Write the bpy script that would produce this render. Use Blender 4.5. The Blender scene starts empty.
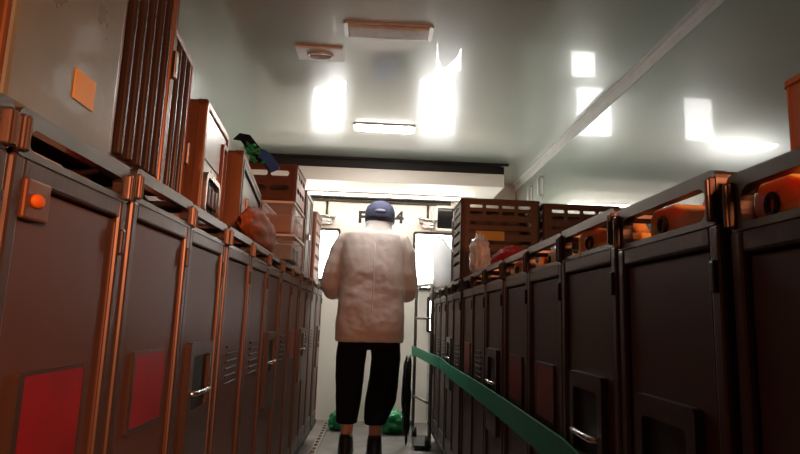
import bpy, bmesh, math, random
from mathutils import Vector, Matrix, noise
random.seed(7)
PI = math.pi
S = bpy.context.scene
COL = S.collection
S.view_settings.view_transform = 'Standard'
S.view_settings.look = 'None'
S.view_settings.gamma = 1.0
S.view_settings.use_curve_mapping = False
S.view_settings.exposure = 0.25

# ------------------------------------------------------------------ materials
def nodes(name):
    m = bpy.data.materials.new(name); m.use_nodes = True
    nt = m.node_tree
    return m, nt, nt.nodes['Principled BSDF']

def mat(name, col, rough=.5, metal=0., spec=.5, var=.12, scale=14., bump=0., bscale=60., alpha=1., trans=0., coat=0., stretch=(1, 1, 1), col2=None, ior=1.45, sheen=0., sss=0., rvar=.08):
    m, nt, b = nodes(name)
    tc = nt.nodes.new('ShaderNodeTexCoord'); mp = nt.nodes.new('ShaderNodeMapping')
    mp.inputs['Scale'].default_value = stretch
    nt.links.new(tc.outputs['Object'], mp.inputs['Vector'])
    n = nt.nodes.new('ShaderNodeTexNoise'); n.inputs['Scale'].default_value = scale; n.inputs['Detail'].default_value = 5
    nt.links.new(mp.outputs['Vector'], n.inputs['Vector'])
    r = nt.nodes.new('ShaderNodeValToRGB')
    c2 = col2 or tuple(max(0, c*(1-var*2)) for c in col)
    r.color_ramp.elements[0].position = .3; r.color_ramp.elements[1].position = .7
    r.color_ramp.elements[0].color = (*c2, 1); r.color_ramp.elements[1].color = (*col, 1)
    nt.links.new(n.outputs['Fac'], r.inputs['Fac']); nt.links.new(r.outputs['Color'], b.inputs['Base Color'])
    mr = nt.nodes.new('ShaderNodeMapRange')
    mr.inputs['To Min'].default_value = max(.02, rough-rvar); mr.inputs['To Max'].default_value = min(1, rough+rvar)
    nt.links.new(n.outputs['Fac'], mr.inputs['Value']); nt.links.new(mr.outputs['Result'], b.inputs['Roughness'])
    b.inputs['Metallic'].default_value = metal
    b.inputs['Specular IOR Level'].default_value = spec
    b.inputs['IOR'].default_value = ior
    b.inputs['Alpha'].default_value = alpha
    b.inputs['Transmission Weight'].default_value = trans
    b.inputs['Coat Weight'].default_value = coat; b.inputs['Coat Roughness'].default_value = .03; b.inputs['Coat IOR'].default_value = 1.6
    b.inputs['Sheen Weight'].default_value = sheen
    b.inputs['Subsurface Weight'].default_value = sss; b.inputs['Subsurface Scale'].default_value = .04
    if bump:
        n2 = nt.nodes.new('ShaderNodeTexNoise'); n2.inputs['Scale'].default_value = bscale; n2.inputs['Detail'].default_value = 4
        nt.links.new(mp.outputs['Vector'], n2.inputs['Vector'])
        bp = nt.nodes.new('ShaderNodeBump'); bp.inputs['Strength'].default_value = bump; bp.inputs['Distance'].default_value = .01
        nt.links.new(n2.outputs['Fac'], bp.inputs['Height']); nt.links.new(bp.outputs['Normal'], b.inputs['Normal'])
    return m

def emit(name, col, strength):
    m, nt, b = nodes(name)
    b.inputs['Base Color'].default_value = (*col, 1)
    b.inputs['Emission Color'].default_value = (*col, 1)
    b.inputs['Emission Strength'].default_value = strength
    b.inputs['Roughness'].default_value = .4
    return m

M = dict(
    alu=mat('brushed_aluminium', (.13, .10, .085), .4, .7, .3, var=.12, scale=9, stretch=(1, 1, .15), bump=.05, bscale=80),
    door=mat('cart_door_skin', (.095, .054, .040), .45, .2, .3, var=.10, scale=5, bump=.06, bscale=9),
    rail=mat('cart_rail_metal', (.20, .175, .155), .36, .9, var=.12, scale=12),
    dark=mat('dark_metal', (.05, .045, .04), .45, .5),
    rubber=mat('black_rubber', (.02, .02, .02), .7),
    steel=mat('bright_steel', (.7, .68, .64), .25, 1.),
    red=mat('red_card', (.22, .006, .009), .45, var=.18, scale=8),
    box_warm_tint=mat('container_warm_lit_tint', (.20, .095, .05), .38, .5, var=.12, scale=6, stretch=(1, 1, .3)),  # aluminium; the brown tint has warm light put into the colour
    box_dark=mat('container_dark_panel', (.06, .044, .038), .38, .5, var=.15, scale=5),
    box_silver=mat('container_silver', (.42, .39, .36), .3, .85, var=.1, scale=8),
    box_grey=mat('container_grey', (.17, .16, .15), .4, .5, var=.1),
    film=mat('greyish_film', (.15, .18, .145), .3, .0, var=.16, scale=7, bump=.25, bscale=5, coat=.4),
    crate=mat('brown_plastic', (.10, .055, .03), .5, var=.1),
    crate_red=mat('reddish_brown_plastic', (.15, .05, .026), .45, var=.1),
    crate_or=mat('orange_plastic', (.66, .16, .006), .7, var=.08),
    tool=mat('orange_tool_plastic', (1.0, .50, .16), .5, var=.08, sss=.8),
    yellow=mat('yellow_label', (.55, .36, .05), .5, var=.05),
    white=mat('white_plastic', (.78, .77, .75), .4, var=.04),
    bagw=mat('white_bag_film', (.80, .80, .82), .35, var=.05, bump=.3, bscale=8, sss=.0),
    clear=mat('clear_plastic', (.85, .85, .82), .15, var=.02, alpha=.5, spec=.9, bump=.6, bscale=14),
    clearbox=mat('clear_box_plastic', (.70, .72, .74), .15, var=.02, alpha=.16, spec=.8),
    orbag=mat('orange_film', (.36, .11, .035), .75, var=.2, bump=.5, bscale=9),
    cloth_red=mat('red_cloth', (.40, .02, .022), .8, var=.15, bump=.3, bscale=25),
    sheet=mat('grey_sheet', (.50, .48, .45), .35, var=.08, bump=.3, bscale=10),
    black=mat('black_cloth', (.008, .008, .009), .8, var=.1, spec=.2),
    blackbag=mat('black_bag_film', (.012, .012, .013), .35, bump=.5, bscale=10),
    green=mat('green_webbing', (.01, .26, .14), .6, var=.12, scale=40),
    greenp=mat('green_film', (.02, .36, .12), .3, var=.15, bump=.4, bscale=10),
    teal=mat('blue_grey_packs', (.12, .19, .22), .5, var=.3, scale=30),
    blue=mat('blue_webbing', (.03, .12, .45), .6),
    coat=mat('white_coat_cloth', (.50, .44, .405), .8, var=.03, scale=5, bump=.25, bscale=7, spec=.25),
    trousers=mat('black_trousers', (.006, .006, .007), .85, spec=.15, var=.1),
    cap=mat('blue_cap', (.048, .055, .105), .85, var=.15, scale=30),
    hood=mat('white_hood', (.60, .57, .55), .8, var=.04, bump=.2, bscale=12),
    badge=mat('pale_badge', (.22, .23, .32), .8),
    skin=mat('skin', (.60, .33, .22), .5, var=.06, sss=.05),
    hair=mat('black_hair', (.01, .008, .007), .5),
    shoe=mat('black_shoe', (.010, .010, .011), .4),
    eye=mat('eye_dark', (.02, .015, .01), .15),
    lip=mat('lips', (.45, .16, .13), .5),
    endwall=mat('cream_door_paint', (.86, .82, .75), .35, var=.03, scale=3),
    box_white=mat('cream_box_paint', (.86, .82, .74), .4, var=.03, scale=3),
    gap=mat('black_gasket', (.006, .006, .006), .6),
    letter=mat('black_paint', (.012, .012, .012), .5),
    floor=mat('worn_metal_floor', (.34, .32, .30), .42, .4, var=.2, scale=8, bump=.15, bscale=60),
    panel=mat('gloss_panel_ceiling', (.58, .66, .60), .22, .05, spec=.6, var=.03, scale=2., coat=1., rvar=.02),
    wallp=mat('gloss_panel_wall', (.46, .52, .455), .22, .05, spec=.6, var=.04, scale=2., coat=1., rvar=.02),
    trimw=mat('white_trim_metal', (.88, .87, .82), .45, .0, var=.05),
    glass_dark=mat('dark_glass', (.012, .012, .012), .1),
    daylight=emit('window_daylight', (1., .98, .95), 17.),
    lamp_on=emit('lamp_diffuser_lit', (1., .97, .92), 100.),
    strip=emit('fill_strip_glow', (1., .93, .82), 19.),  # glow for the added strip that brightens the end wall
    lamp_off=mat('lamp_diffuser_unlit', (.75, .74, .68), .2, var=.1, scale=30),
    housing=mat('lamp_housing', (.68, .68, .65), .35, .4),
)

# ------------------------------------------------------------------ mesh helpers
class MB:
    def __init__(s): s.bm = bmesh.new()
    def _merge(s, t, mx):
        if mx is not None: bmesh.ops.transform(t, matrix=mx, verts=t.verts)
        me = bpy.data.meshes.new('tmp'); t.to_mesh(me); t.free(); s.bm.from_mesh(me); bpy.data.meshes.remove(me)
    def box(s, x0, x1, y0, y1, z0, z1, bev=0., seg=2, mx=None):
        t = bmesh.new(); bmesh.ops.create_cube(t, size=1)
        bmesh.ops.transform(t, matrix=Matrix.Translation(((x0+x1)/2, (y0+y1)/2, (z0+z1)/2)) @ Matrix.Diagonal((abs(x1-x0), abs(y1-y0), abs(z1-z0), 1)), verts=t.verts)
        if bev:
            bev = min(bev, abs(x1-x0)*.45, abs(y1-y0)*.45, abs(z1-z0)*.45)
            bmesh.ops.bevel(t, geom=t.edges[:], offset=bev, segments=seg, profile=.5, affect='EDGES')
        s._merge(t, mx); return s
    def cyl(s, p, q, r, n=16, r2=None):
        p, q = Vector(p), Vector(q); t = bmesh.new(); L = (q-p).length
        bmesh.ops.create_cone(t, cap_ends=True, segments=n, radius1=r, radius2=r if r2 is None else r2, depth=L)
        rot = (q-p).to_track_quat('Z', 'Y').to_matrix().to_4x4()
        s._merge(t, Matrix.Translation((p+q)/2) @ rot); return s
    def sph(s, c, r, sc=(1, 1, 1), sub=2):
        t = bmesh.new(); bmesh.ops.create_icosphere(t, subdivisions=sub, radius=r)
        s._merge(t, Matrix.Translation(c) @ Matrix.Diagonal((*sc, 1))); return s
    def tube(s, pts, r, n=10, closed=False):
        pts = [Vector(p) for p in pts]; N = len(pts); rings = []
        prev = None
        for i, p in enumerate(pts):
            a = pts[i-1] if (i or closed) else p; b = pts[(i+1) % N] if (i < N-1 or closed) else p
            d = (b-a).normalized()
            if prev is None:
                u = d.orthogonal().normalized()
            else:
                u = (prev - d*prev.dot(d)).normalized()
            prev = u; v = d.cross(u)
            rr = r[i] if isinstance(r, (list, tuple)) else r
            rings.append([s.bm.verts.new(p+(u*math.cos(2*PI*k/n)+v*math.sin(2*PI*k/n))*rr) for k in range(n)])
        for i in range(N if closed else N-1):
            A, B = rings[i], rings[(i+1) % N]
            for k in range(n): s.bm.faces.new((A[k], A[(k+1) % n], B[(k+1) % n], B[k]))
        if not closed:
            s.bm.faces.new(rings[0][::-1]); s.bm.faces.new(rings[-1])
        return s
    def loft(s, rings):
        R = [[s.bm.verts.new(p) for p in r] for r in rings]; n = len(R[0])
        for A, B in zip(R, R[1:]):
            for k in range(n): s.bm.faces.new((A[k], A[(k+1) % n], B[(k+1) % n], B[k]))
        s.bm.faces.new(R[0][::-1]); s.bm.faces.new(R[-1]); return s
    def plate(s, outer, holes, th, mx=None):
        """2D outline (u,v) with holes in the XY plane, thickness th along +Z, then moved by mx"""
        t = bmesh.new(); es = []
        for loop in [outer]+holes:
            vs = [t.verts.new((u, v, 0)) for u, v in loop]
            es += [t.edges.new((vs[i], vs[(i+1) % len(vs)])) for i in range(len(vs))]
        bmesh.ops.triangle_fill(t, use_beauty=True, use_dissolve=False, edges=es)
        r = bmesh.ops.extrude_face_region(t, geom=t.faces[:])
        bmesh.ops.translate(t, vec=(0, 0, th), verts=[g for g in r['geom'] if isinstance(g, bmesh.types.BMVert)])
        bmesh.ops.recalc_face_normals(t, faces=t.faces[:])
        s._merge(t, mx); return s
    def build(s, name, m, parent=None, smooth=False, loc=None):
        bmesh.ops.recalc_face_normals(s.bm, faces=s.bm.faces[:])
        me = bpy.data.meshes.new(name); s.bm.to_mesh(me); s.bm.free()
        me.materials.append(m)
        if smooth:
            for p in me.polygons: p.use_smooth = True
        o = bpy.data.objects.new(name, me); COL.objects.link(o)
        if parent is not None: o.parent = parent
        if loc is not None: o.location = loc
        return o

def rrect(u0, u1, v0, v1, r, n=5):
    out = []
    for cx, cy, a0 in ((u1-r, v1-r, 0), (u0+r, v1-r, PI/2), (u0+r, v0+r, PI), (u1-r, v0+r, 1.5*PI)):
        for k in range(n+1):
            a = a0+PI/2*k/n; out.append((cx+r*math.cos(a), cy+r*math.sin(a)))
    return out
def circ(cx, cy, r, n=20): return [(cx+r*math.cos(2*PI*k/n), cy+r*math.sin(2*PI*k/n)) for k in range(n)]
# maps plate (u,v,thickness) to (thickness->x, u->y, v->z)
def YZ(x): return Matrix(((0, 0, 1, x), (1, 0, 0, 0), (0, 1, 0, 0), (0, 0, 0, 1)))
# maps plate to XZ plane, thickness along -Y
def XZ(y): return Matrix(((1, 0, 0, 0), (0, 0, -1, y), (0, 1, 0, 0), (0, 0, 0, 1)))

def tag(o, label=None, cat=None, group=None, kind=None):
    if label: o['label'] = label
    if cat: o['category'] = cat
    if group: o['group'] = group
    if kind: o['kind'] = kind
    return o
def empty(name, loc=(0, 0, 0), rz=0.):
    o = bpy.data.objects.new(name, None); COL.objects.link(o)
    o.location = loc; o.rotation_euler = (0, 0, rz); o.empty_display_size = .05
    return o
def dup(root, name=None):
    r = root.copy(); COL.objects.link(r)
    if name: r.name = name
    for k in ('label', 'group', 'category'):
        if k in r and k != 'category': del r[k]
    def rec(src, dst):
        for ch in list(src.children):
            c = ch.copy(); COL.objects.link(c); c.parent = dst; rec(ch, c)
    rec(root, r)
    return r

# ------------------------------------------------------------------ the truck box
ZC, XW, YE, YB = 2.07, 1.20, 5.0, -1.0
MB().box(-XW-.05, XW+.05, YB, YE+.3, -.05, 0).build('floor', M['floor'])['kind'] = 'structure'
MB().box(-XW-.05, XW+.05, YB, YE+.3, ZC, ZC+.05).build('ceiling', M['panel'])['kind'] = 'structure'
MB().box(XW, XW+.05, YB, YE+.3, 0, ZC).build('wall_right', M['wallp'])['kind'] = 'structure'
MB().box(-XW-.05, -XW, YB, YE+.3, 0, ZC).build('wall_left', M['wallp'])['kind'] = 'structure'

def wall_trim(name, sx):
    m = MB()
    m.box(sx*XW, sx*(XW-.004), YB, YE, ZC-.058, ZC)
    m.box(sx*(XW-.004), sx*(XW-.03), YB, YE, ZC-.004, ZC)
    y = YB+.05
    while y < YE:
        m.sph((sx*(XW-.004), y, ZC-.03), .006, (.5, 1, 1), 1); y += .12
    o = m.build(name, M['trimw']); o['kind'] = 'structure'
wall_trim('trim_1', 1); wall_trim('trim_2', -1)

# far end: door frame, leaves with bright windows
W = [(-.64, -.355, 1.17, 1.59), (.315, .64, 1.12, 1.59), (.45, .69, .76, 1.03), (.50, .65, 1.64, 1.83)]
m = MB()
holes = [rrect(a, b, c, d, .012, 2) for a, b, c, d in W]
m.plate([(-XW, 0), (XW, 0), (XW, ZC), (-XW, ZC)], holes, .04, XZ(YE+.04))
wf = m.build('wall_front', M['endwall']); wf['kind'] = 'structure'
for i, (a, b, c, d) in enumerate(W):
    m = MB(); m.plate(rrect(a-.018, b+.018, c-.018, d+.018, .02, 3), [rrect(a+.004, b-.004, c+.004, d-.004, .012, 3)], .02, XZ(YE))
    w = m.build('window_%d' % (i+1), M['dark'] if i != 3 else M['trimw']); w['kind'] = 'structure'
    p = MB(); p.box(a, b, YE+.015, YE+.022, c, d)
    p.build('pane', M['daylight'] if i != 3 else M['glass_dark'], w)
# dark header rail of the door opening and its grey band, vertical joint lines
m = MB(); m.box(-.70, .62, YE-.035, YE-.001, 1.875, 1.90, .004); m.box(-.70, .62, YE-.02, YE-.001, 1.845, 1.873, .003)
m.build('trim_3', M['dark'])['kind'] = 'structure'
m = MB()
for x in (-.70, .45): m.box(x, x+.012, YE-.008, YE-.0005, .02, 1.84)
m.box(-.006, .006, YE-.006, YE-.0005, .02, 1.84)
m.build('trim_4', M['housing'])['kind'] = 'structure'

# shutter box under the ceiling with a black gap above
m = MB(); m.box(-1.0, .955, 4.35, YE-.002, 1.885, 1.99, .006)
bx = m.build('trim_5', M['box_white']); bx['kind'] = 'structure'
m = MB(); m.box(-1.02, .93, 4.345, 4.9, 1.99, 2.06, .004); m.box(-1.03, .985, 4.325, 4.35, 2.052, 2.0695, .003)
m.box(.93, .955, 4.36, 4.9, 1.99, 2.05)
m.build('trim_6', M['gap'])['kind'] = 'structure'

# lettering on the end wall: parts of it
def letter(ch, x, z, size):
    c = bpy.data.curves.new('tmp_font', 'FONT'); c.body = ch; c.size = size; c.extrude = .001; c.align_x = 'CENTER'; c.offset = .006
    o = bpy.data.objects.new('tmp_font', c); COL.objects.link(o)
    dg = bpy.context.evaluated_depsgraph_get()
    me = bpy.data.meshes.new_from_object(o.evaluated_get(dg))
    bpy.data.objects.remove(o)
    me.transform(Matrix.Translation((x, YE-.0015, z)) @ Matrix.Rotation(PI/2, 4, 'X'))
    me.materials.clear(); me.materials.append(M['letter'])
    b = bpy.data.objects.new('lettering', me); COL.objects.link(b); b.parent = wf
    b['label'] = 'painted black %s' % ch
letter('F', -.158, 1.672, .142); letter('4', .172, 1.682, .142)

# door lock bars: rod and latch keeper
def lock(x, label):
    t = empty('door_lock', (x, YE-.012, 1.6))
    MB().cyl((0, 0, .07), (0, 0, .245), .010, 12).build('rod', M['dark'], t, True)
    m = MB(); m.box(-.075, .075, -.03, .011, .085, .11, .004); m.box(-.045, .05, -.05, .011, .045, .085, .006)
    m.build('keeper', M['housing'], t)
    m = MB(); m.cyl((-.085, -.045, .12), (.085, -.045, .10), .011, 12); m.sph((.03, -.055, .06), .02)
    m.build('lever', M['steel'], t, True)
    tag(t, label, 'door lock', 'locks on the end doors')
lock(-.465, 'metal door lock with lever on end door, left of the capped worker')
lock(.42, 'metal door lock with lever on end door, right of the capped worker')

# small sign and green coil on the end wall
t = empty('notice_plate', (.165, YE-.004, 1.045))
MB().box(-.055, .055, -.004, .003, -.022, .03, .002).build('plate', M['letter'], t)
m = MB(); m.box(-.045, -.005, -.006, -.003, -.012, .02); m.box(.012, .045, -.006, -.003, -.008, .016)
m.build('yellow_mark', M['yellow'], t)
tag(t, 'small black and yellow plate low on the end wall, above green webbing', 'sign')
m = MB()
for k in range(5):
    r = .075-.006*k; m.tube([(.16+.62*r*math.cos(a), YE-.03-.008*k, .88+1.75*r*math.sin(a)) for a in [2*PI*i/24 for i in range(24)]], .011, 6, True)
o = m.build('webbing_coil', M['green'], None, True)
tag(o, 'coil of green webbing hanging on the end wall right of the worker', 'strap coil')

# ------------------------------------------------------------------ ceiling lamps and plate
def lamp(x, y, w, d, on, label):
    t = empty('ceiling_lamp', (x, y, ZC))
    m = MB(); m.plate(rrect(-w/2, w/2, -d/2, d/2, .015, 3), [rrect(-w/2+.018, w/2-.018, -d/2+.016, d/2-.016, .008, 3)], .008, Matrix.Translation((0, 0, -.0085)))
    for sx in (-1, 0, 1):
        for sy in (-1, 1): m.sph((sx*(w/2-.02), sy*(d/2-.008), -.009), .005, (1, 1, .6), 1)
    m.build('frame', M['housing'], t)
    m = MB(); m.box(-w/2+.018, w/2-.018, -d/2+.016, d/2-.016, -.016, -.002, .006); m.build('diffuser', M['lamp_on'] if on else M['lamp_off'], t)
    tag(t, label, 'ceiling lamp', 'ceiling lamps')
lamp(.005, 3.60, .40, .14, True, 'lit rectangular ceiling lamp near the black gap at the far end')
lamp(.005, 2.32, .38, .13, False, 'unlit framed rectangular ceiling lamp nearest the camera')
t = empty('ceiling_plate', (-.31, 2.565, ZC))
MB().box(-.11, .11, -.07, .07, -.01, -.001, .004).build('plate', M['trimw'], t)
m = MB(); m.tube([(.055*math.cos(a), .028*math.sin(a), -.012) for a in [2*PI*i/28 for i in range(28)]], .008, 8, True)
m.build('oval_ring', M['housing'], t, True)
tag(t, 'small pale ceiling plate with an oval ring, left of unlit lamp', 'ceiling fitting')

t = empty('fill_strip', (0, 4.78, 1.8845))  # added glowing strip to brighten the end wall, no lamp known there
MB().box(-.85, .80, -.03, .03, -.012, 0, .003).build('housing', M['trimw'], t)
MB().box(-.84, .79, -.022, .022, -.022, -.0115, .004).build('diffuser', M['strip'], t)
tag(t, 'long thin fill light strip added under the white box at the far end', 'added fill light')

# tie hooks on the right wall
m0 = None
for i, (y, z) in enumerate(((4.15, 1.86), (4.45, 1.86))):
    m = MB(); m.tube([(XW-.002, y, z+.07), (XW-.03, y, z+.065), (XW-.035, y, z+.05), (XW-.035, y, z-.05), (XW-.03, y, z-.065), (XW-.002, y, z-.07)], .008, 8)
    m.box(XW-.004, XW, y-.018, y+.018, z-.085, z+.085, .001)
    o = m.build('tie_loop', M['housing'], None, True)
    tag(o, ('metal tie loop on right wall, nearer one of the pair', 'metal tie loop on right wall, farther one of the pair beside the shutter box')[i], 'tie loop', 'tie loops on the right wall')

# track strip on the floor along the left carts
m = MB()
m.plate([(-.022, 2.4), (.022, 2.4), (.022, 4.9), (-.022, 4.9)], [rrect(-.011, .011, 2.46+.1*k, 2.525+.1*k, .010, 3) for k in range(24)], .012)
o = m.build('floor_track', M['steel'], None, loc=(-.36, 0, .001))
tag(o, 'slotted silver track strip on the floor along left carts', 'floor track')

# ------------------------------------------------------------------ galley carts
def make_cart(H, kind, bar=.02, slot=.026):
    t = empty('galley_cart')
    w = .1475
    T = H-bar-slot-.008
    m = MB()
    m.box(-.78, -.022, -.144, .144, .13, T-.02, .006)
    for s in (-1, 1): m.box(-.03, 0, s*.124, s*w, .13, T, .005)
    m.box(-.03, -.001, -.126, .126, T-.028, T, .004); m.box(-.03, -.001, -.126, .126, .13, .2, .004)
    m.box(-.80, -.005, -.144, .144, T-.018, T-.005, .003)
    m.box(-.80, -.77, -w, w, .13, T, .005)
    m.build('body', M['alu'], t)
    m = MB()
    for x in (-.016, -.80):
        m.plate(rrect(-w, w, T-.002, H, .012, 4), [rrect(-.122, .122, T+.007, H-bar, slot*.4, 4)], .016, YZ(x))
    for s in (-1, 1):
        m.cyl((-.795, s*.137, H-.011), (-.01, s*.137, H-.011), .010, 10)
        m.box(-.795, -.01, s*.132, s*.140, T, T+.014)
        for k in range(1, 4): m.box(-.2*k-.006, -.2*k+.006, s*.133, s*.14, T, H-.012)
    m.build('rail', M['rail'], t)
    m = MB(); m.box(-.024, -.007, -.1225, .1225, .205, T-.031, .004)
    m.box(-.009, -.003, .117, .122, .21, T-.035, .002)
    d = m.build('door', M['door'], t)
    for s in (-1, 1):
        m = MB(); m.box(-.004, .007, s*.132, s*.1455, T+.002, H-.010, .003); m.cyl((.006, s*.139, T+.004), (.006, s*.139, H-.014), .004, 10)
        m.build('latch', M['alu'], t)
    m = MB(); m.box(-.003, .005, .129, .141, T-.085, T-.045, .003); m.build('hinge', M['dark'], t)
    z0 = H-.427
    if kind == 'card':
        m = MB(); m.plate(rrect(-.079, .076, z0-.010, z0+.127, .004, 2), [rrect(-.068, .070, z0, z0+.122, .003, 2)], .006, YZ(-.008))
        h = m.build('card_holder', M['alu'], t)
        MB().box(-.006, -.0025, -.071, .072, z0-.002, z0+.124, .001).build('card', M['red'], h)['label'] = 'red card'
    elif kind == 'pocket':
        m = MB(); m.plate(rrect(-.085, .085, z0-.15, z0+.13, .008, 3), [rrect(-.062, .062, z0-.02, z0+.10, .008, 3)], .014, YZ(-.008))
        h = m.build('handle_pocket', M['alu'], t)
        MB().box(-.007, -.002, -.064, .064, z0-.022, z0+.102).build('recess', M['gap'], h)
        m = MB(); m.tube([(0, -.062, z0+.018), (.012, -.05, z0+.018), (.014, 0, z0+.018), (.012, .05, z0+.018), (0, .062, z0+.018)], .006, 8)
        m.build('handle', M['steel'], h, True)
    else:
        m = MB()
        for k in range(6): m.box(-.008, -.002, -.06, .06, z0+.02*k, z0+.02*k+.008, .002)
        m.build('vent_grille', M['dark'], t)
    m = MB(); m.box(-.81, .008, -.149, .149, .10, .132, .008); m.build('bumper', M['rubber'], t)
    for x in (-.08, -.70):
        for y in (-.10, .10):
            m = MB(); m.cyl((x, y-.014, .046), (x, y+.014, .046), .045, 18); m.box(x-.02, x+.02, y-.022, y-.016, .04, .10); m.box(x-.02, x+.02, y+.016, y+.022, .04, .10)
            m.build('caster', M['rubber'], t)
    return t
tag_ord = ['nearest', 'second', 'third', 'fourth', 'fifth', 'sixth', 'seventh', 'eighth', 'ninth', 'tenth', 'eleventh', 'twelfth', 'farthest']
protoL = {}; protoR = {}
def row(H, proto, kinds, x, y0, rz, side, lows, rail):
    for i, k in enumerate(kinds):
        if k not in proto: proto[k] = c = make_cart(H, k, *rail)
        else: c = dup(proto[k])
        c.location = (x+(random.uniform(-.004, .004)), y0+.305*(i+.5), 0); c.rotation_euler = (0, 0, rz)
        c.scale = (1, 1, lows.get(i, 1))
        what = {'card': 'red card', 'pocket': 'handle pocket', 'vent': 'slotted vent'}[k]
        if i == 0: lab = 'galley cart at the front of the %s row, cut by photo edge, %s' % (side, what)
        elif i < 12: lab = '%s galley cart from the camera in the %s row, %s' % (tag_ord[i], side, what)
        else: lab = 'farthest galley cart in the %s row, %s' % (side, what)
        tag(c, lab, 'galley cart', 'galley carts in the %s row' % side)
HL, HR = 1.08, 1.056
row(HL, protoL, ['card', 'card', 'card', 'pocket', 'vent', 'vent', 'pocket', 'vent', 'card', 'pocket', 'vent', 'vent', 'pocket'], -.40, .32, 0, 'left', {0: .99, 1: .992}, (.02, .026))
row(HR, protoR, ['vent', 'pocket', 'pocket', 'card', 'card', 'pocket', 'vent', 'card', 'vent', 'pocket', 'vent', 'vent', 'pocket'], .41, .36, PI, 'right', {0: .977, 1: .99}, (.018, .042))

near_left = [o for o in COL.objects if o.get('label', '').startswith('second galley cart from the camera in the left')][0]
m = MB(); m.box(-.006, .003, -.122, -.072, .955, 1.003, .003)
p = m.build('turn_latch', M['box_warm_tint'], near_left)
m = MB(); m.sph((.004, -.10, .978), .010, (.6, 1.3, .9)); m.build('latch_glint', M['crate_or'], p, True)  # orange blob stands in for the warm highlight on the latch plate
# ------------------------------------------------------------------ orange tools and packs lying in the cart trays
def make_tool():
    t = empty('orange_scoop')
    m = MB()
    prof = [(-.10, 0), (.085, 0), (.10, .012), (.10, .03), (.02, .034), (-.03, .052), (-.085, .052), (-.10, .04)]
    m.plate(prof, [circ(-.058, .026, .009)], .05, YZ(-.025))
    o = m.build('body', M['tool'], t)
    bv = o.modifiers.new('b', 'BEVEL'); bv.width = .004; bv.segments = 2; bv.limit_method = 'ANGLE'
    m = MB(); m.tube([(.027, -.058+.010*math.cos(a), .026+.010*math.sin(a)) for a in [2*PI*i/20 for i in range(20)]], .0035, 6, True)
    m.build('ring', M['dark'], t, True)
    m = MB(); m.tube([(-.05, -.08, .01), (-.065, -.085, .05), (-.07, -.075, .075), (-.075, -.04, .078), (-.075, -.02, .05), (-.07, -.02, .01)], .014, 10); m.build('grip', M['tool'], t, True)
    return t
tl = make_tool(); first = True
names = ['in the nearest right cart tray', 'in the second right cart tray, ring facing the aisle', 'in the third right cart tray beside a black pouch', 'in the fourth right cart tray from the camera', 'in the fifth right cart tray from the camera', 'in the sixth right cart tray from the camera']
for i in range(6):
    c = tl if i == 0 else dup(tl)
    y = (.555, .79, 1.075, 1.415, 1.72, 2.02)[i]
    c.location = (.41+.046+(.006 if i > 2 else 0), y, (HR-.0725)*(.977, .99, 1, 1, 1, 1)[i])
    c.rotation_euler = (0, 0, PI+(-.08, .06, .30, -.12, .1, -.2)[i])
    c.scale = (1, .95, 1.1) if i < 2 else (1, .9, 1.05)
    tag(c, 'orange plastic scoop lying ' + names[i], 'scoop', 'orange scoops in the right cart trays')

def blob(name, c, sc, m, amp=.25, fr=3., seed=0, sub=4, parent=None, flat=None):
    b = MB(); t = bmesh.new(); bmesh.ops.create_icosphere(t, subdivisions=sub, radius=1)
    for v in t.verts:
        n = noise.noise(v.co*fr+Vector((seed*7.1, seed*3.3, seed)))+.5*noise.noise(v.co*fr*2.3+Vector((seed, 9, 2)))
        v.co *= 1+amp*n
        v.co = Vector((v.co.x*sc[0], v.co.y*sc[1], v.co.z*sc[2]))
        if flat is not None and v.co.z < -flat: v.co.z = -flat
    b._merge(t, None)
    return b.build(name, m, parent, True, loc=c)

o = blob('black_pouch', (.50, 1.205, HR-.048), (.035, .045, .030), M['blackbag'], seed=3, flat=.024)
tag(o, 'black pouch on the third right cart beside an orange scoop', 'pouch')
o = blob('black_pouch', (.60, 1.72, HR-.018), (.075, .085, .085), M['blackbag'], seed=5, flat=.054)
tag(o, 'black crumpled bag on the fifth right cart before the slatted crates', 'bag')
# packs in left trays
def pack(y, l, z, mtl, label, cat, nm, h=.03, x=-.47):
    m = MB(); m.box(-.035, .035, -l/2, l/2, 0, h, .008, 3); o = m.build(nm, mtl, None, loc=(x, y, z)); tag(o, label, cat)
zt = HL-.0585
pack(.735, .12, zt*.992, M['white'], 'white packet in the second left cart tray, seen through its rail', 'packet', 'white_packet')
pack(.84, .07, zt*.992, M['red'], 'red packet in the second left cart tray beside a white packet', 'packet', 'red_packet')
pack(1.03, .14, zt, M['white'], 'white packet in the third left cart tray under the ribbed container', 'packet', 'white_packet')
pack(1.15, .08, zt, M['orbag'], 'orange packet in the third left cart tray, seen through its rail', 'packet', 'orange_packet')
pack(1.40, .16, zt, M['dark'], 'dark packet in the fourth left cart tray', 'packet', 'dark_packet')

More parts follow.
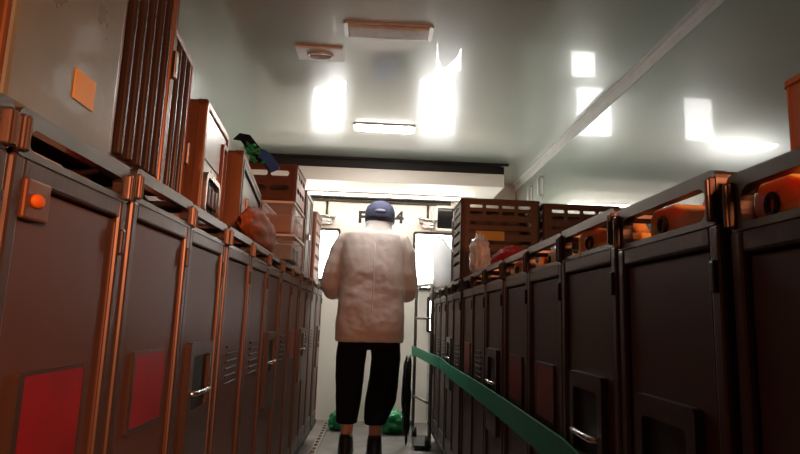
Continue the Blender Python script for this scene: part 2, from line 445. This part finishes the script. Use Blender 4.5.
# ------------------------------------------------------------------ metal containers on the left carts
def container(name, x, y, z, w, d, h, rz, style, label, cat='container', bodym='box_warm_tint'):
    """front face looks to +X, origin at base of front face centre"""
    t = empty(name, (x, y, z), rz)
    m = MB(); m.box(-d, -.012, -w/2, w/2, 0, h, .012, 3)
    for s in (-1, 1): m.box(-.03, 0, s*(w/2-.022), s*w/2, 0, h, .004)
    m.box(-.03, 0, -w/2, w/2, 0, .022, .004); m.box(-.03, 0, -w/2, w/2, h-.022, h, .004)
    for s in (-1, 1):
        for k in range(3):
            m.sph((-.07-.0*k, s*(w/2), h*(.2+.3*k)), .007, (1, .5, 1), 1)
    m.build('body', M[bodym], t)
    if style == 'ribbed':
        m = MB(); m.box(-.02, -.010, -w/2+.022, w/2-.022, .022, h-.022)
        n = 5
        for k in range(n):
            yy = -w/2+.03+(w-.06)*(k+.5)/n; m.box(-.012, .004, yy-.007, yy+.007, .03, h-.03, .005, 3)
        m.build('door', M['box_dark'], t)
        m = MB(); m.box(-.002, .01, w/2-.02, w/2-.004, h*.35, h*.35+.06, .003); m.build('latch', M['steel'], t)
    elif style == 'silver':
        m = MB(); m.box(-.02, -.006, -w/2+.02, w/2-.02, .02, h-.02, .004); m.build('door', M['box_silver'], t)
        m = MB(); m.plate(rrect(-w/2+.035, w/2-.12, h*.10, h*.46, .03, 4), [rrect(-w/2+.05, w/2-.135, h*.14, h*.42, .022, 4)], .014, YZ(-.006))
        p = m.build('latch_frame', M['box_silver'], t)
        MB().box(-.006, -.003, -w/2+.045, w/2-.13, h*.12, h*.44).build('recess', M['gap'], p)
        m = MB()
        for k in range(3): m.box(-.003, .008, -w/2+.07+.05*k, -w/2+.10+.05*k, h*.2, h*.36, .004)
        m.build('latch', M['dark'], p)
        m = MB(); m.plate(rrect(w/2-.10, w/2-.03, h*.12, h*.86, .02, 4), [rrect(w/2-.088, w/2-.042, h*.16, h*.82, .014, 4)], .010, YZ(-.006)); m.build('side_frame', M['box_warm_tint'], t)
        MB().box(-.005, -.003, -w/2+.035, w/2-.12, h*.55, h*.9, .001).build('label_plate', M['box_silver'], t)
    elif style == 'framed':
        m = MB(); m.box(-.02, -.008, -w/2+.022, w/2-.022, .022, h-.022); m.build('door', M['box_grey'], t)
        m = MB(); m.plate(rrect(-w/2+.03, w/2-.03, .03, h-.03, .01, 3), [rrect(-w/2+.05, w/2-.05, .05, h-.05, .01, 3)], .012, YZ(-.010)); m.build('door_frame', M['box_dark'], t)
        m = MB()
        for s in (-.2, .2): m.box(-.008, .004, s*w-.01, s*w+.01, h*.3, h*.62, .003)
        m.build('latch', M['steel'], t)
    elif style == 'film':
        m = MB(); m.box(-.02, .004, -w/2+.004, w/2-.004, .004, h-.004, .012, 3); m.build('film_wrap', M['film'], t)
        MB().box(.003, .006, w*.02, w*.22, h*.16, h*.27).build('tag', M['yellow'], t)['label'] = 'yellow tag'
    elif style == 'plain':
        m = MB(); m.box(-.02, -.008, -w/2+.022, w/2-.022, .022, h-.022, .003)
        for k in (-.25, .25): m.box(-.01, -.003, k*w-.004, k*w+.004, .03, h-.03)
        m.build('door', M['box_grey'], t)
        m = MB(); m.box(-.004, .010, -w*.1, w*.1, h*.45, h*.53, .004); m.build('latch', M['steel'], t)
    tag(t, label, cat)
    return t
zl = HL+.0005
container('metal_container', -.45, .48, zl*.992, .27, .5, .42, 0, 'ribbed', 'orange-lit metal container at the far left edge, nearest the camera')
container('wrapped_container', -.435, .772, zl*.992, .28, .5, .40, 0, 'film', 'grey film-wrapped container with a yellow tag on second left cart')
container('metal_container', -.45, 1.055, zl, .255, .27, .72, 0, 'ribbed', 'tallest metal container with ribbed door, reaching out of the photo top')
container('metal_container', -.512, 1.372, zl, .325, .5, .45, math.radians(6), 'ribbed', 'dark ribbed container with orange-lit edges, right of the tallest container')
container('metal_container', -.511, 1.755, zl, .355, .5, .365, math.radians(4.5), 'silver', 'container with silver front and dark latch recess on left carts')
container('metal_container', -.53, 2.37, zl, .78, .45, .335, math.radians(6.5), 'framed', 'long low metal box with grey framed front, behind orange film bag')
container('metal_container', -.445, 3.62, zl, .36, .5, .52, 0, 'plain', 'narrow grey container beyond brown slotted crate on left carts', bodym='box_grey')
container('metal_container', .435, 3.26, HR+.0005, .34, .5, .40, PI, 'plain', 'grey container standing behind the slatted crates on right carts', bodym='box_grey')

# ------------------------------------------------------------------ slotted plastic crates
def crate(name, x0, x1, y0, y1, z, h, mtl, label, short=(0, 1), rows=((.025, .016), (.058, .018), (.107, .018), (.15, .018), (.2, .018), (.25, .018), (.3, .018)), group=None, ncol=4, tagc=None):
    cx, cy = (x0+x1)/2, (y0+y1)/2
    t = empty(name, (cx, cy, z)); w, d = x1-x0, y1-y0
    m = MB(); r = .02
    def wall(L, mx):
        holes = []
        for i, (a, b) in enumerate(rows):
            z1 = h-a; z0 = z1-b
            if z0 < .03: continue
            if i in short:
                s = (L-.05)/ncol
                for k in range(ncol): holes.append(rrect(-L/2+.025+k*s+.008, -L/2+.025+(k+1)*s-.008, z0, z1, b*.4, 3))
            else: holes.append(rrect(-L/2+.03, L/2-.03, z0, z1, b*.4, 3))
        m.plate([(-L/2, 0), (L/2, 0), (L/2, h), (-L/2, h)], holes, .006, mx)
    wall(w-.02, XZ(-d/2+.006)); m.box(-w/2+.01, w/2-.01, d/2-.006, d/2, 0, h)
    wall(d-.02, YZ(-w/2)); wall(d-.02, YZ(w/2-.006))
    for sx in (-1, 1):
        for sy in (-1, 1): m.cyl((sx*(w/2-.014), sy*(d/2-.014), 0), (sx*(w/2-.014), sy*(d/2-.014), h), .0155, 14)
    m.box(-w/2+.005, w/2-.005, -d/2+.005, d/2-.005, 0, .012)
    m.build('body', M[mtl], t)
    m = MB(); m.plate(rrect(-w/2-.005, w/2+.005, -d/2-.005, d/2+.005, .02, 4), [rrect(-w/2+.012, w/2-.012, -d/2+.012, d/2-.012, .015, 4)], .014, Matrix.Translation((0, 0, h-.010)))
    m.build('rim', M[mtl], t)
    if tagc:
        MB().box(*tagc, -d/2-.002, -d/2-.0002, h-.20, h-.155).build('tag', M['yellow'], t)['label'] = 'yellow tag'
    tag(t, label, 'crate', group)
    return t
crate('slotted_crate', -.86, -.45, 3.02, 3.38, zl, .56, 'crate_red', 'tall reddish brown slotted crate on left carts, strap tangle on its rim', rows=((.03, .03), (.11, .03), (.19, .03), (.27, .03), (.35, .03)), ncol=3)
crate('slotted_crate', -.85, -.43, 3.9, 4.25, zl, .47, 'crate_red', 'reddish slotted crate at the far end of the left row, before the window', short=(0, 1, 2, 3, 4), rows=((.04, .03), (.12, .03), (.2, .03), (.28, .03), (.36, .03)), ncol=4)
zr = HR+.0005
crate('slatted_crate', .395, .78, 2.76, 3.04, zr, .385, 'crate', 'brown slatted crate on right carts, left of two, yellow tag on front', group='slatted crates on the right carts', tagc=(-.12, .02))
crate('slatted_crate', .80, 1.18, 2.76, 3.04, zr, .375, 'crate', 'brown slatted crate on right carts against the wall, right of two', group='slatted crates on the right carts', ncol=4)
crate('orange_crate', .90, 1.17, .92, 1.205, HR+.001, .345, 'crate_or', 'orange plastic crate on right carts at the photo right edge', rows=((.06, .03), (.14, .03), (.22, .03)))

# ------------------------------------------------------------------ clear boxes, bags, cloths
def clear_box(x, y, z, w, d, h, fill, label):
    t = empty('clear_box', (x, y, z))
    m = MB(); th = .004
    m.box(-w/2, w/2, -d/2, d/2, 0, th)
    for s in (-1, 1):
        m.box(-w/2, w/2, s*(d/2), s*(d/2-th), th, h); m.box(s*(w/2), s*(w/2-th), -d/2+th, d/2-th, th, h)
    m.build('body', M['clearbox'], t)
    m = MB(); m.plate(rrect(-w/2-.006, w/2+.006, -d/2-.006, d/2+.006, .01, 3), [rrect(-w/2+.004, w/2-.004, -d/2+.004, d/2-.004, .008, 3)], .01, Matrix.Translation((0, 0, h-.006)))
    m.build('rim', M['white'], t)
    tag(t, label, 'box', 'clear boxes stacked on the left carts')
    for k in range(3):
        m = MB(); m.box(-w*.42, w*.42, -.03, .03, 0, h*.62, .008, 2)
        o = m.build('packet', M[fill], None, loc=(x, y+(k-1)*d*.30, z+.0045))
        tag(o, '%s packet %s the %s clear box on left carts' % ({'teal': 'blue-grey', 'orbag': 'orange'}[fill], ('at the near end of', 'in the middle of', 'at the far end of')[k], {'teal': 'lower', 'orbag': 'upper'}[fill]), 'packet', 'packets in the %s clear box' % {'teal': 'lower', 'orbag': 'upper'}[fill])
clear_box(-.425, 2.62, zl, .12, .34, .105, 'teal', 'lower clear plastic box with blue-grey packets on left carts')
clear_box(-.435, 2.60, zl+.111, .13, .36, .13, 'orbag', 'upper clear plastic box with orange packets, stacked on another box')
o = blob('orange_bag', (-.43, 2.06, zl+.057), (.038, .26, .075), M['orbag'], .2, 2.6, 2, flat=.055)
tag(o, 'crumpled orange film bag on left cart rails before the long box', 'bag')
o = blob('clear_bag', (.425, 2.40, zr+.065), (.04, .085, .085), M['clear'], .32, 3.6, 4, flat=.063)
tag(o, 'crumpled clear plastic bag beside red cloth on right carts', 'bag')
o = blob('red_cloth', (.57, 2.44, zr+.052), (.075, .115, .065), M['cloth_red'], .3, 2.8, 6, flat=.05)
tag(o, 'bunched red cloth on right carts before the slatted crates', 'cloth')
o = blob('plastic_sheet', (.785, 2.42, zr+.045), (.11, .10, .06), M['sheet'], .35, 2.2, 8, flat=.043)
tag(o, 'folded grey plastic sheet on right carts, right of red cloth', 'sheet')

# white bag at the end of the right row
t = empty('white_bag', (.475, 4.05, zr))
rings = []
for z, a, b, n, sh in ((0, .075, .07, 0, 0), (.03, .09, .085, .1, 0), (.12, .09, .083, .14, 0), (.20, .088, .08, .16, -.002), (.25, .08, .07, .22, -.008), (.29, .062, .055, .28, -.02), (.33, .042, .038, .3, -.034), (.365, .022, .02, .35, -.042), (.38, .008, .008, .2, -.046)):
    rings.append([(sh+(a*(1+n*.5*math.sin(5*k*2*PI/32+z*20)))*math.cos(2*PI*k/32), b*(1+n*.5*math.sin(7*k*2*PI/32+z*30))*math.sin(2*PI*k/32), z) for k in range(32)])
m = MB(); m.loft(rings); m.build('bag', M['bagw'], t, True)
tag(t, 'tall white plastic bag standing on the far end of right row', 'bag')
o = blob('red_cloth', (.425, 4.255, zr+.02), (.06, .06, .035), M['cloth_red'], .3, 3, 11, 3, flat=.018)
o.location.x = .47
tag(o, 'small red cloth behind the white bag at the end of right row', 'cloth')

# strap tangle on the tall left crate
t = empty('strap_tangle', (-.62, 3.0, zl+.57))
def ribbon(pts, wv, th=.003):
    m = MB(); wv = Vector(wv)
    P = [Vector(p) for p in pts]; n = len(P); vs = []
    for i, p in enumerate(P):
        d = (P[min(i+1, n-1)]-P[max(i-1, 0)]).normalized()
        w = wv[i] if isinstance(wv, list) else wv
        w = (w-d*w.dot(d)).normalized()*wv.length; nn = d.cross(w).normalized()*th
        vs.append([m.bm.verts.new(q) for q in (p-w-nn, p+w-nn, p+w+nn, p-w+nn)])
    for A, B in zip(vs, vs[1:]):
        for k in range(4): m.bm.faces.new((A[k], A[(k+1) % 4], B[(k+1) % 4], B[k]))
    m.bm.faces.new(vs[0][::-1]); m.bm.faces.new(vs[-1])
    return m
ribbon([(-.16, 0, .13), (-.11, -.01, .12), (-.07, -.015, .07), (-.03, -.02, .03), (0, -.02, .006)], (.02, .02, .02)).build('black_end', M['black'], t)
m = MB()
for k in range(3):
    m.tube([(-.085+.05*i/5+.028*math.cos(i*1.3+k*2), -.03+.02*math.sin(i*1.7+k), .075-.07*i/5+.02*math.sin(i*2.1+k)) for i in range(6)], .011, 8)
m.build('green_loop', M['greenp'], t, True)
ribbon([(-.02, -.03, .035), (.02, -.035, .01), (.05, -.04, -.03), (.065, -.041, -.06)], (.018, 0, .018)).build('blue_end', M['blue'], t)
tag(t, 'tangle of black, green and blue strap lying on tall left crate', 'strap')

# ------------------------------------------------------------------ hand truck, black bag, green strap on the right
t = empty('hand_truck', (.34, 4.18, 0))
a = (-.042, .17); b = (.042, -.22)
def L(f, z): return (a[0]+(b[0]-a[0])*f, a[1]+(b[1]-a[1])*f, z)
m = MB()
hoop = [L(0, .06), L(0, .6), L(0, 1.02)]+[L(.12*(1-math.cos(k*PI/8)), 1.02+.075*math.sin(k*PI/8)) for k in range(1, 5)]+[L(.88+.12*math.sin(k*PI/8), 1.02+.075*math.cos(k*PI/8)) for k in range(0, 5)]+[L(1, .6), L(1, .06)]
m.tube(hoop, .012, 10); m.build('frame', M['rail'], t, True)
for z in (.3, .62, .86):
    m = MB(); m.tube([L(0, z), L(1, z)], .009, 8); m.build('rung', M['rail'], t, True)
m = MB(); m.box(-.055, .06, -.2, .16, .02, .03, .003); m.build('toe_plate', M['dark'], t)
for f in (.1, .9):
    m = MB(); p = L(f, .045); m.cyl((p[0]-.015, p[1], .045), (p[0]+.015, p[1], .045), .044, 18); m.build('wheel', M['rubber'], t, True)
tag(t, 'tubular hand truck leaning on the far end of right row', 'hand truck')
o = blob('black_bag', (.232, 4.08, .32), (.03, .055, .27), M['blackbag'], .38, 2.2, 13)
tag(o, 'long black bag hanging from the hand truck beside the aisle', 'bag')

P = [(.285, 4.36, .60), (.275, 4.33, .625), (.30, 4.1, .625), (.335, 3.8, .615), (.385, 3.4, .605)]
P += [(.388, y, .585+.012*math.cos((y-2.2)*1.2)) for y in [3.0-.2*k for k in range(10)]]
P += [(.388, 1.06, .575), (.387, .96, .50), (.387, .93, .36), (.387, .92, .12)]
o = ribbon(P, (0, .0, .032)).build('lashing_strap', M['green'])
tag(o, 'wide green lashing strap running along the right carts from the hand truck', 'strap')
o = blob('green_bag', (.17, 4.55, .075), (.12, .10, .085), M['greenp'], .35, 2.4, 15, flat=.072)
tag(o, 'crumpled green plastic bag on the floor beyond the worker, right side', 'bag')
o = blob('green_bag', (-.26, 4.62, .06), (.07, .08, .075), M['greenp'], .35, 2.4, 17, flat=.057)
tag(o, 'small green plastic bag on the floor beyond the worker, left side', 'bag')

# ------------------------------------------------------------------ the worker, seen from behind
PX, PY = -.037, 3.80
worker = empty('person', (PX, PY, 0))
def body_mesh():
    J = {}; V = []; Ed = []; Rr = []
    def v(n, p, r, par=None):
        J[n] = len(V); V.append(p); Rr.append(r)
        if par is not None: Ed.append((J[par], J[n]))
    v('pelvis', (0, 0, .80), .12); v('waist', (.003, .01, .95), .115, 'pelvis'); v('chest', (.006, .01, 1.15), .13, 'waist'); v('neckb', (.015, .015, 1.33), .07, 'chest')
    v('neck', (.025, .03, 1.39), .05, 'neckb'); v('skull', (.035, .05, 1.47), .078, 'neck'); v('crown', (.038, .055, 1.52), .075, 'skull')
    for s, n in ((-1, 'l'), (1, 'r')):
        v(n+'sh', (.005+s*.15, .01, 1.28), .06, 'neckb'); v(n+'el', (s*.235, .05, 1.03), .042, n+'sh'); v(n+'wr', (s*.15, .27, 1.03), .028, n+'el'); v(n+'pa', (s*.125, .34, 1.035), .026, n+'wr')
        v(n+'hip', (s*.09, 0, .74), .095, 'pelvis')
    v('lkn', (-.10, .03, .45), .062, 'lhip'); v('lan', (-.115, .02, .10), .038, 'lkn'); v('lto', (-.118, .14, .045), .03, 'lan')
    v('rkn', (.085, .06, .45), .062, 'rhip'); v('ran', (.055, -.06, .12), .038, 'rkn'); v('rto', (.058, .06, .04), .03, 'ran')
    me = bpy.data.meshes.new('body'); me.from_pydata(V, Ed, [])
    o = bpy.data.objects.new('body', me); COL.objects.link(o); o.parent = worker
    sk = o.modifiers.new('s', 'SKIN'); sk.use_smooth_shade = True
    for i, d in enumerate(me.skin_vertices[0].data):
        d.radius = (Rr[i], Rr[i]); d.use_root = (i == 0)
    sb = o.modifiers.new('u', 'SUBSURF'); sb.levels = 2; sb.render_levels = 2
    dg = bpy.context.evaluated_depsgraph_get()
    nm = bpy.data.meshes.new_from_object(o.evaluated_get(dg)); bpy.data.objects.remove(o)
    bm = bmesh.new(); bm.from_mesh(nm)
    def add(mb):
        tmp = bpy.data.meshes.new('t'); mb.bm.to_mesh(tmp); mb.bm.free(); bm.from_mesh(tmp); bpy.data.meshes.remove(tmp)
    # fingers and thumb on both hands, curled forward
    mb = MB()
    for s in (-1, 1):
        for k, (ln, dz) in enumerate(((.060, .024), (.070, .009), (.066, -.007), (.052, -.022))):
            bx, by, bz = s*.122, .345, 1.035+dz
            mb.tube([(bx, by-.01, bz), (bx-s*.004, by+ln*.45, bz), (bx-s*.022, by+ln*.75, bz), (bx-s*.042, by+ln*.72, bz)], [.0095, .009, .008, .0065], 8)
        mb.tube([(s*.120, .31, 1.05), (s*.098, .335, 1.066), (s*.085, .365, 1.066), (s*.08, .385, 1.06)], [.012, .011, .0095, .007], 8)
    # face: nose, ears, chin
    mb.sph((.039, .137, 1.475), .014, (.8, 1.1, 1.3)); mb.sph((.039, .113, 1.425), .03, (1.1, .8, .8))
    for s in (-1, 1): mb.sph((.036+s*.079, .05, 1.475), .022, (.35, .7, 1.2))
    add(mb)
    bm.to_mesh(nm); bm.free()
    nm.materials.clear(); nm.materials.append(M['skin'])
    for p in nm.polygons: p.use_smooth = True
    o = bpy.data.objects.new('body', nm); COL.objects.link(o); o.parent = worker
    rm = o.modifiers.new('r', 'REMESH'); rm.mode = 'VOXEL'; rm.voxel_size = .006; rm.use_smooth_shade = True
    return o
body_mesh()
for s in (-1, 1):
    MB().sph((.039+s*.03, .125, 1.497), .009).build('eye', M['eye'], worker, True)
MB().sph((.039, .133, 1.443), .016, (1.3, .5, .35)).build('mouth', M['lip'], worker, True)

def ell(cx, cy, z, a, b, n=40, p=2.4):
    out = []
    for k in range(n):
        t = 2*PI*k/n; c, s = math.cos(t), math.sin(t)
        out.append((cx+a*math.copysign(abs(c)**(2/p), c), cy+b*math.copysign(abs(s)**(2/p), s), z))
    return out
# white coat: torso and two sleeves fused
m = MB()
m.loft([ell(0, .0, .675, .215, .145), ell(0, .0, .80, .212, .150), ell(.002, .005, .95, .206, .145), ell(.003, .008, 1.10, .205, .140), ell(.0, .01, 1.22, .207, .128), ell(-.005, .012, 1.30, .205, .115), ell(-.008, .014, 1.35, .195, .10), ell(.01, .018, 1.378, .12, .075), ell(.02, .022, 1.395, .07, .065)])
for s in (-1, 1):
    e = .236 if s > 0 else .262
    m.tube([(s*.13, .012, 1.295), (s*.178, .012, 1.30), (s*.212, .015, 1.235), (s*(e-.012), .02, 1.10), (s*e, .035, 1.02), (s*(e-.008), .075, .985), (s*.205, .17, .985), (s*.165, .245, 1.01), (s*.15, .27, 1.02)], [.06, .068, .066, .062, .064, .060, .055, .048, .043], 16)
o = m.build('coat', M['coat'], worker, True)
rm = o.modifiers.new('r', 'REMESH'); rm.mode = 'VOXEL'; rm.voxel_size = .009; rm.use_smooth_shade = True
sm = o.modifiers.new('s', 'SMOOTH'); sm.factor = .5; sm.iterations = 6
tx = bpy.data.textures.new('folds', 'CLOUDS'); tx.noise_scale = .22
dm = o.modifiers.new('d', 'DISPLACE'); dm.texture = tx; dm.strength = .014; dm.mid_level = .5; dm.texture_coords = 'LOCAL'
tx2 = bpy.data.textures.new('fine_folds', 'CLOUDS'); tx2.noise_scale = .075
d2 = o.modifiers.new('d2', 'DISPLACE'); d2.texture = tx2; d2.strength = .008; d2.texture_coords = 'LOCAL'
# back seam of the coat
m = MB(); m.tube([(.01, -.136, .72), (.01, -.143, .85), (.012, -.137, 1.0), (.012, -.131, 1.12), (.012, -.118, 1.22), (.012, -.10, 1.29)], .003, 6)
o.data  # coat mesh
m.build('coat_seam', M['coat'], o, True)
# trousers
m = MB()
m.loft([ell(0, 0, .86, .175, .12), ell(0, 0, .70, .185, .125), ell(0, 0, .63, .185, .12)])
m.loft([ell(-.095, 0, .70, .095, .11), ell(-.108, .015, .58, .094, .10), ell(-.112, .03, .45, .090, .09), ell(-.115, .025, .30, .078, .08), ell(-.117, .01, .21, .066, .072), ell(-.117, .01, .185, .063, .07)])
m.loft([ell(.095, 0, .70, .095, .11), ell(.109, .03, .58, .092, .10), ell(.10, .05, .45, .094, .095), ell(.085, .0, .32, .094, .095), ell(.058, -.05, .22, .068, .075), ell(.055, -.058, .195, .062, .07)])
o = m.build('trousers', M['trousers'], worker, True)
rm = o.modifiers.new('r', 'REMESH'); rm.mode = 'VOXEL'; rm.voxel_size = .009; rm.use_smooth_shade = True
sm = o.modifiers.new('s', 'SMOOTH'); sm.factor = .5; sm.iterations = 4
dm = o.modifiers.new('d', 'DISPLACE'); dm.texture = tx; dm.strength = .015; dm.texture_coords = 'LOCAL'
# shoes
for (x, y, lift) in ((-.117, .015, 0), (.057, -.065, .012)):
    m = MB()
    m.loft([[(x+px*1., y+py, z+lift*(1 if py < 0 else .3)) for px, py in
             [(w_*math.cos(t)*(1-.12*math.sin(t)), .05+l_*math.sin(t)) for t in [2*PI*k/28 for k in range(28)]]]
            for z, w_, l_ in ((0.001, .043, .125), (.018, .048, .132), (.03, .047, .13), (.05, .046, .12))] +
           [[(x+.042*math.cos(2*PI*k/28), y+.0+.055*math.sin(2*PI*k/28)+.01, .095+lift) for k in range(28)], [(x+.038*math.cos(2*PI*k/28), y-.0+.047*math.sin(2*PI*k/28)+.005, .118+lift) for k in range(28)]])
    sh = m.build('shoe', M['shoe'], worker, True)
    m = MB(); m.loft([[(x+w_*math.cos(2*PI*k/28), y+.05+l_*math.sin(2*PI*k/28), z) for k in range(28)] for z, w_, l_ in ((0.0, .046, .13), (.014, .05, .136))])
    m.build('sole', M['rubber'], sh)
# cap and hood
m = MB()
R_ = []
for z, a, b in ((-.055, .095, .109), (-.02, .099, .113), (.02, .097, .111), (.05, .086, .10), (.074, .062, .073), (.088, .034, .04), (.092, .012, .014)):
    R_.append(ell(.036, .05, 1.475+z+.012, a, b, 36, 2.1))
m.loft(R_); cap = m.build('cap', M['cap'], worker, True)
m = MB()
m.loft([[(.036+r*math.cos(t), .13+yy*math.sin(t), 1.493+zz-.02*math.sin(t)) for t in [PI*k/20 for k in range(21)]] + [(.036+(r-.03)*math.cos(t), .12+.02*math.sin(t), 1.493+zz) for t in [PI*k/20 for k in range(20, -1, -1)]] for r, yy, zz in ((.085, .085, 0), (.085, .085, .006))])
m.build('visor', M['cap'], cap, True)
m = MB(); m.sph((.036, -.056, 1.495), .024, (1.5, .4, .6))
m.build('badge', M['badge'], cap, True)['label'] = 'pale patch on back'
m = MB()
m.loft([ell(.02, .02, 1.335, .13, .095, 40, 2.1), ell(.024, .022, 1.36, .098, .088, 40, 2.1), ell(.03, .03, 1.40, .083, .085, 40, 2.1), ell(.034, .042, 1.44, .086, .095, 40, 2.1), ell(.036, .047, 1.475, .092, .104, 40, 2.1), ell(.036, .05, 1.49, .088, .10, 40, 2.1)])
# open the hood at the face
bmesh.ops.delete(m.bm, geom=[f for f in m.bm.faces if f.calc_center_median().y > .115 and f.calc_center_median().z > 1.40], context='FACES')
hd = m.build('hood', M['hood'], worker, True)
so = hd.modifiers.new('t', 'SOLIDIFY'); so.thickness = .004; so.offset = 1
tag(worker, 'person in white coat, blue cap and black trousers walking away down the aisle', 'person')
worker.scale = (1.035, 1.035, 1.035)

# ------------------------------------------------------------------ light
w = bpy.data.worlds.new('world'); S.world = w; w.use_nodes = True
w.node_tree.nodes['Background'].inputs['Color'].default_value = (.55, .30, .20, 1)
w.node_tree.nodes['Background'].inputs['Strength'].default_value = .015
def area(name, loc, target, size, power, col):
    l = bpy.data.lights.new(name, 'AREA'); l.shape = 'RECTANGLE'; l.size, l.size_y = size; l.energy = power; l.color = col
    o = bpy.data.objects.new(name, l); COL.objects.link(o); o.location = loc
    o.rotation_euler = (Vector(target)-Vector(loc)).to_track_quat('-Z', 'Y').to_euler()
    return o
area('warm_lamp', (.62, -.75, 1.35), (-.45, 1.3, .75), (.25, .25), 12, (1., .33, .15)).data.spread = math.radians(95)

# ------------------------------------------------------------------ camera
psi, phi, rho = math.radians(2.05), math.radians(9.03), math.radians(2.0)
F = Vector((math.sin(psi)*math.cos(phi), math.cos(psi)*math.cos(phi), math.sin(phi)))
R0 = Vector((math.cos(psi), -math.sin(psi), 0)); U0 = R0.cross(F)
Rv = R0*math.cos(rho)+U0*math.sin(rho); Uv = U0*math.cos(rho)-R0*math.sin(rho)
cd = bpy.data.cameras.new('camera'); cd.sensor_width = 36; cd.lens = 578/800*36; cd.clip_start = .02
co = bpy.data.objects.new('camera', cd); COL.objects.link(co)
mx = Matrix((Rv, Uv, -F)).transposed().to_4x4(); mx.translation = (0, 0, .85)
co.matrix_world = mx
S.camera = co
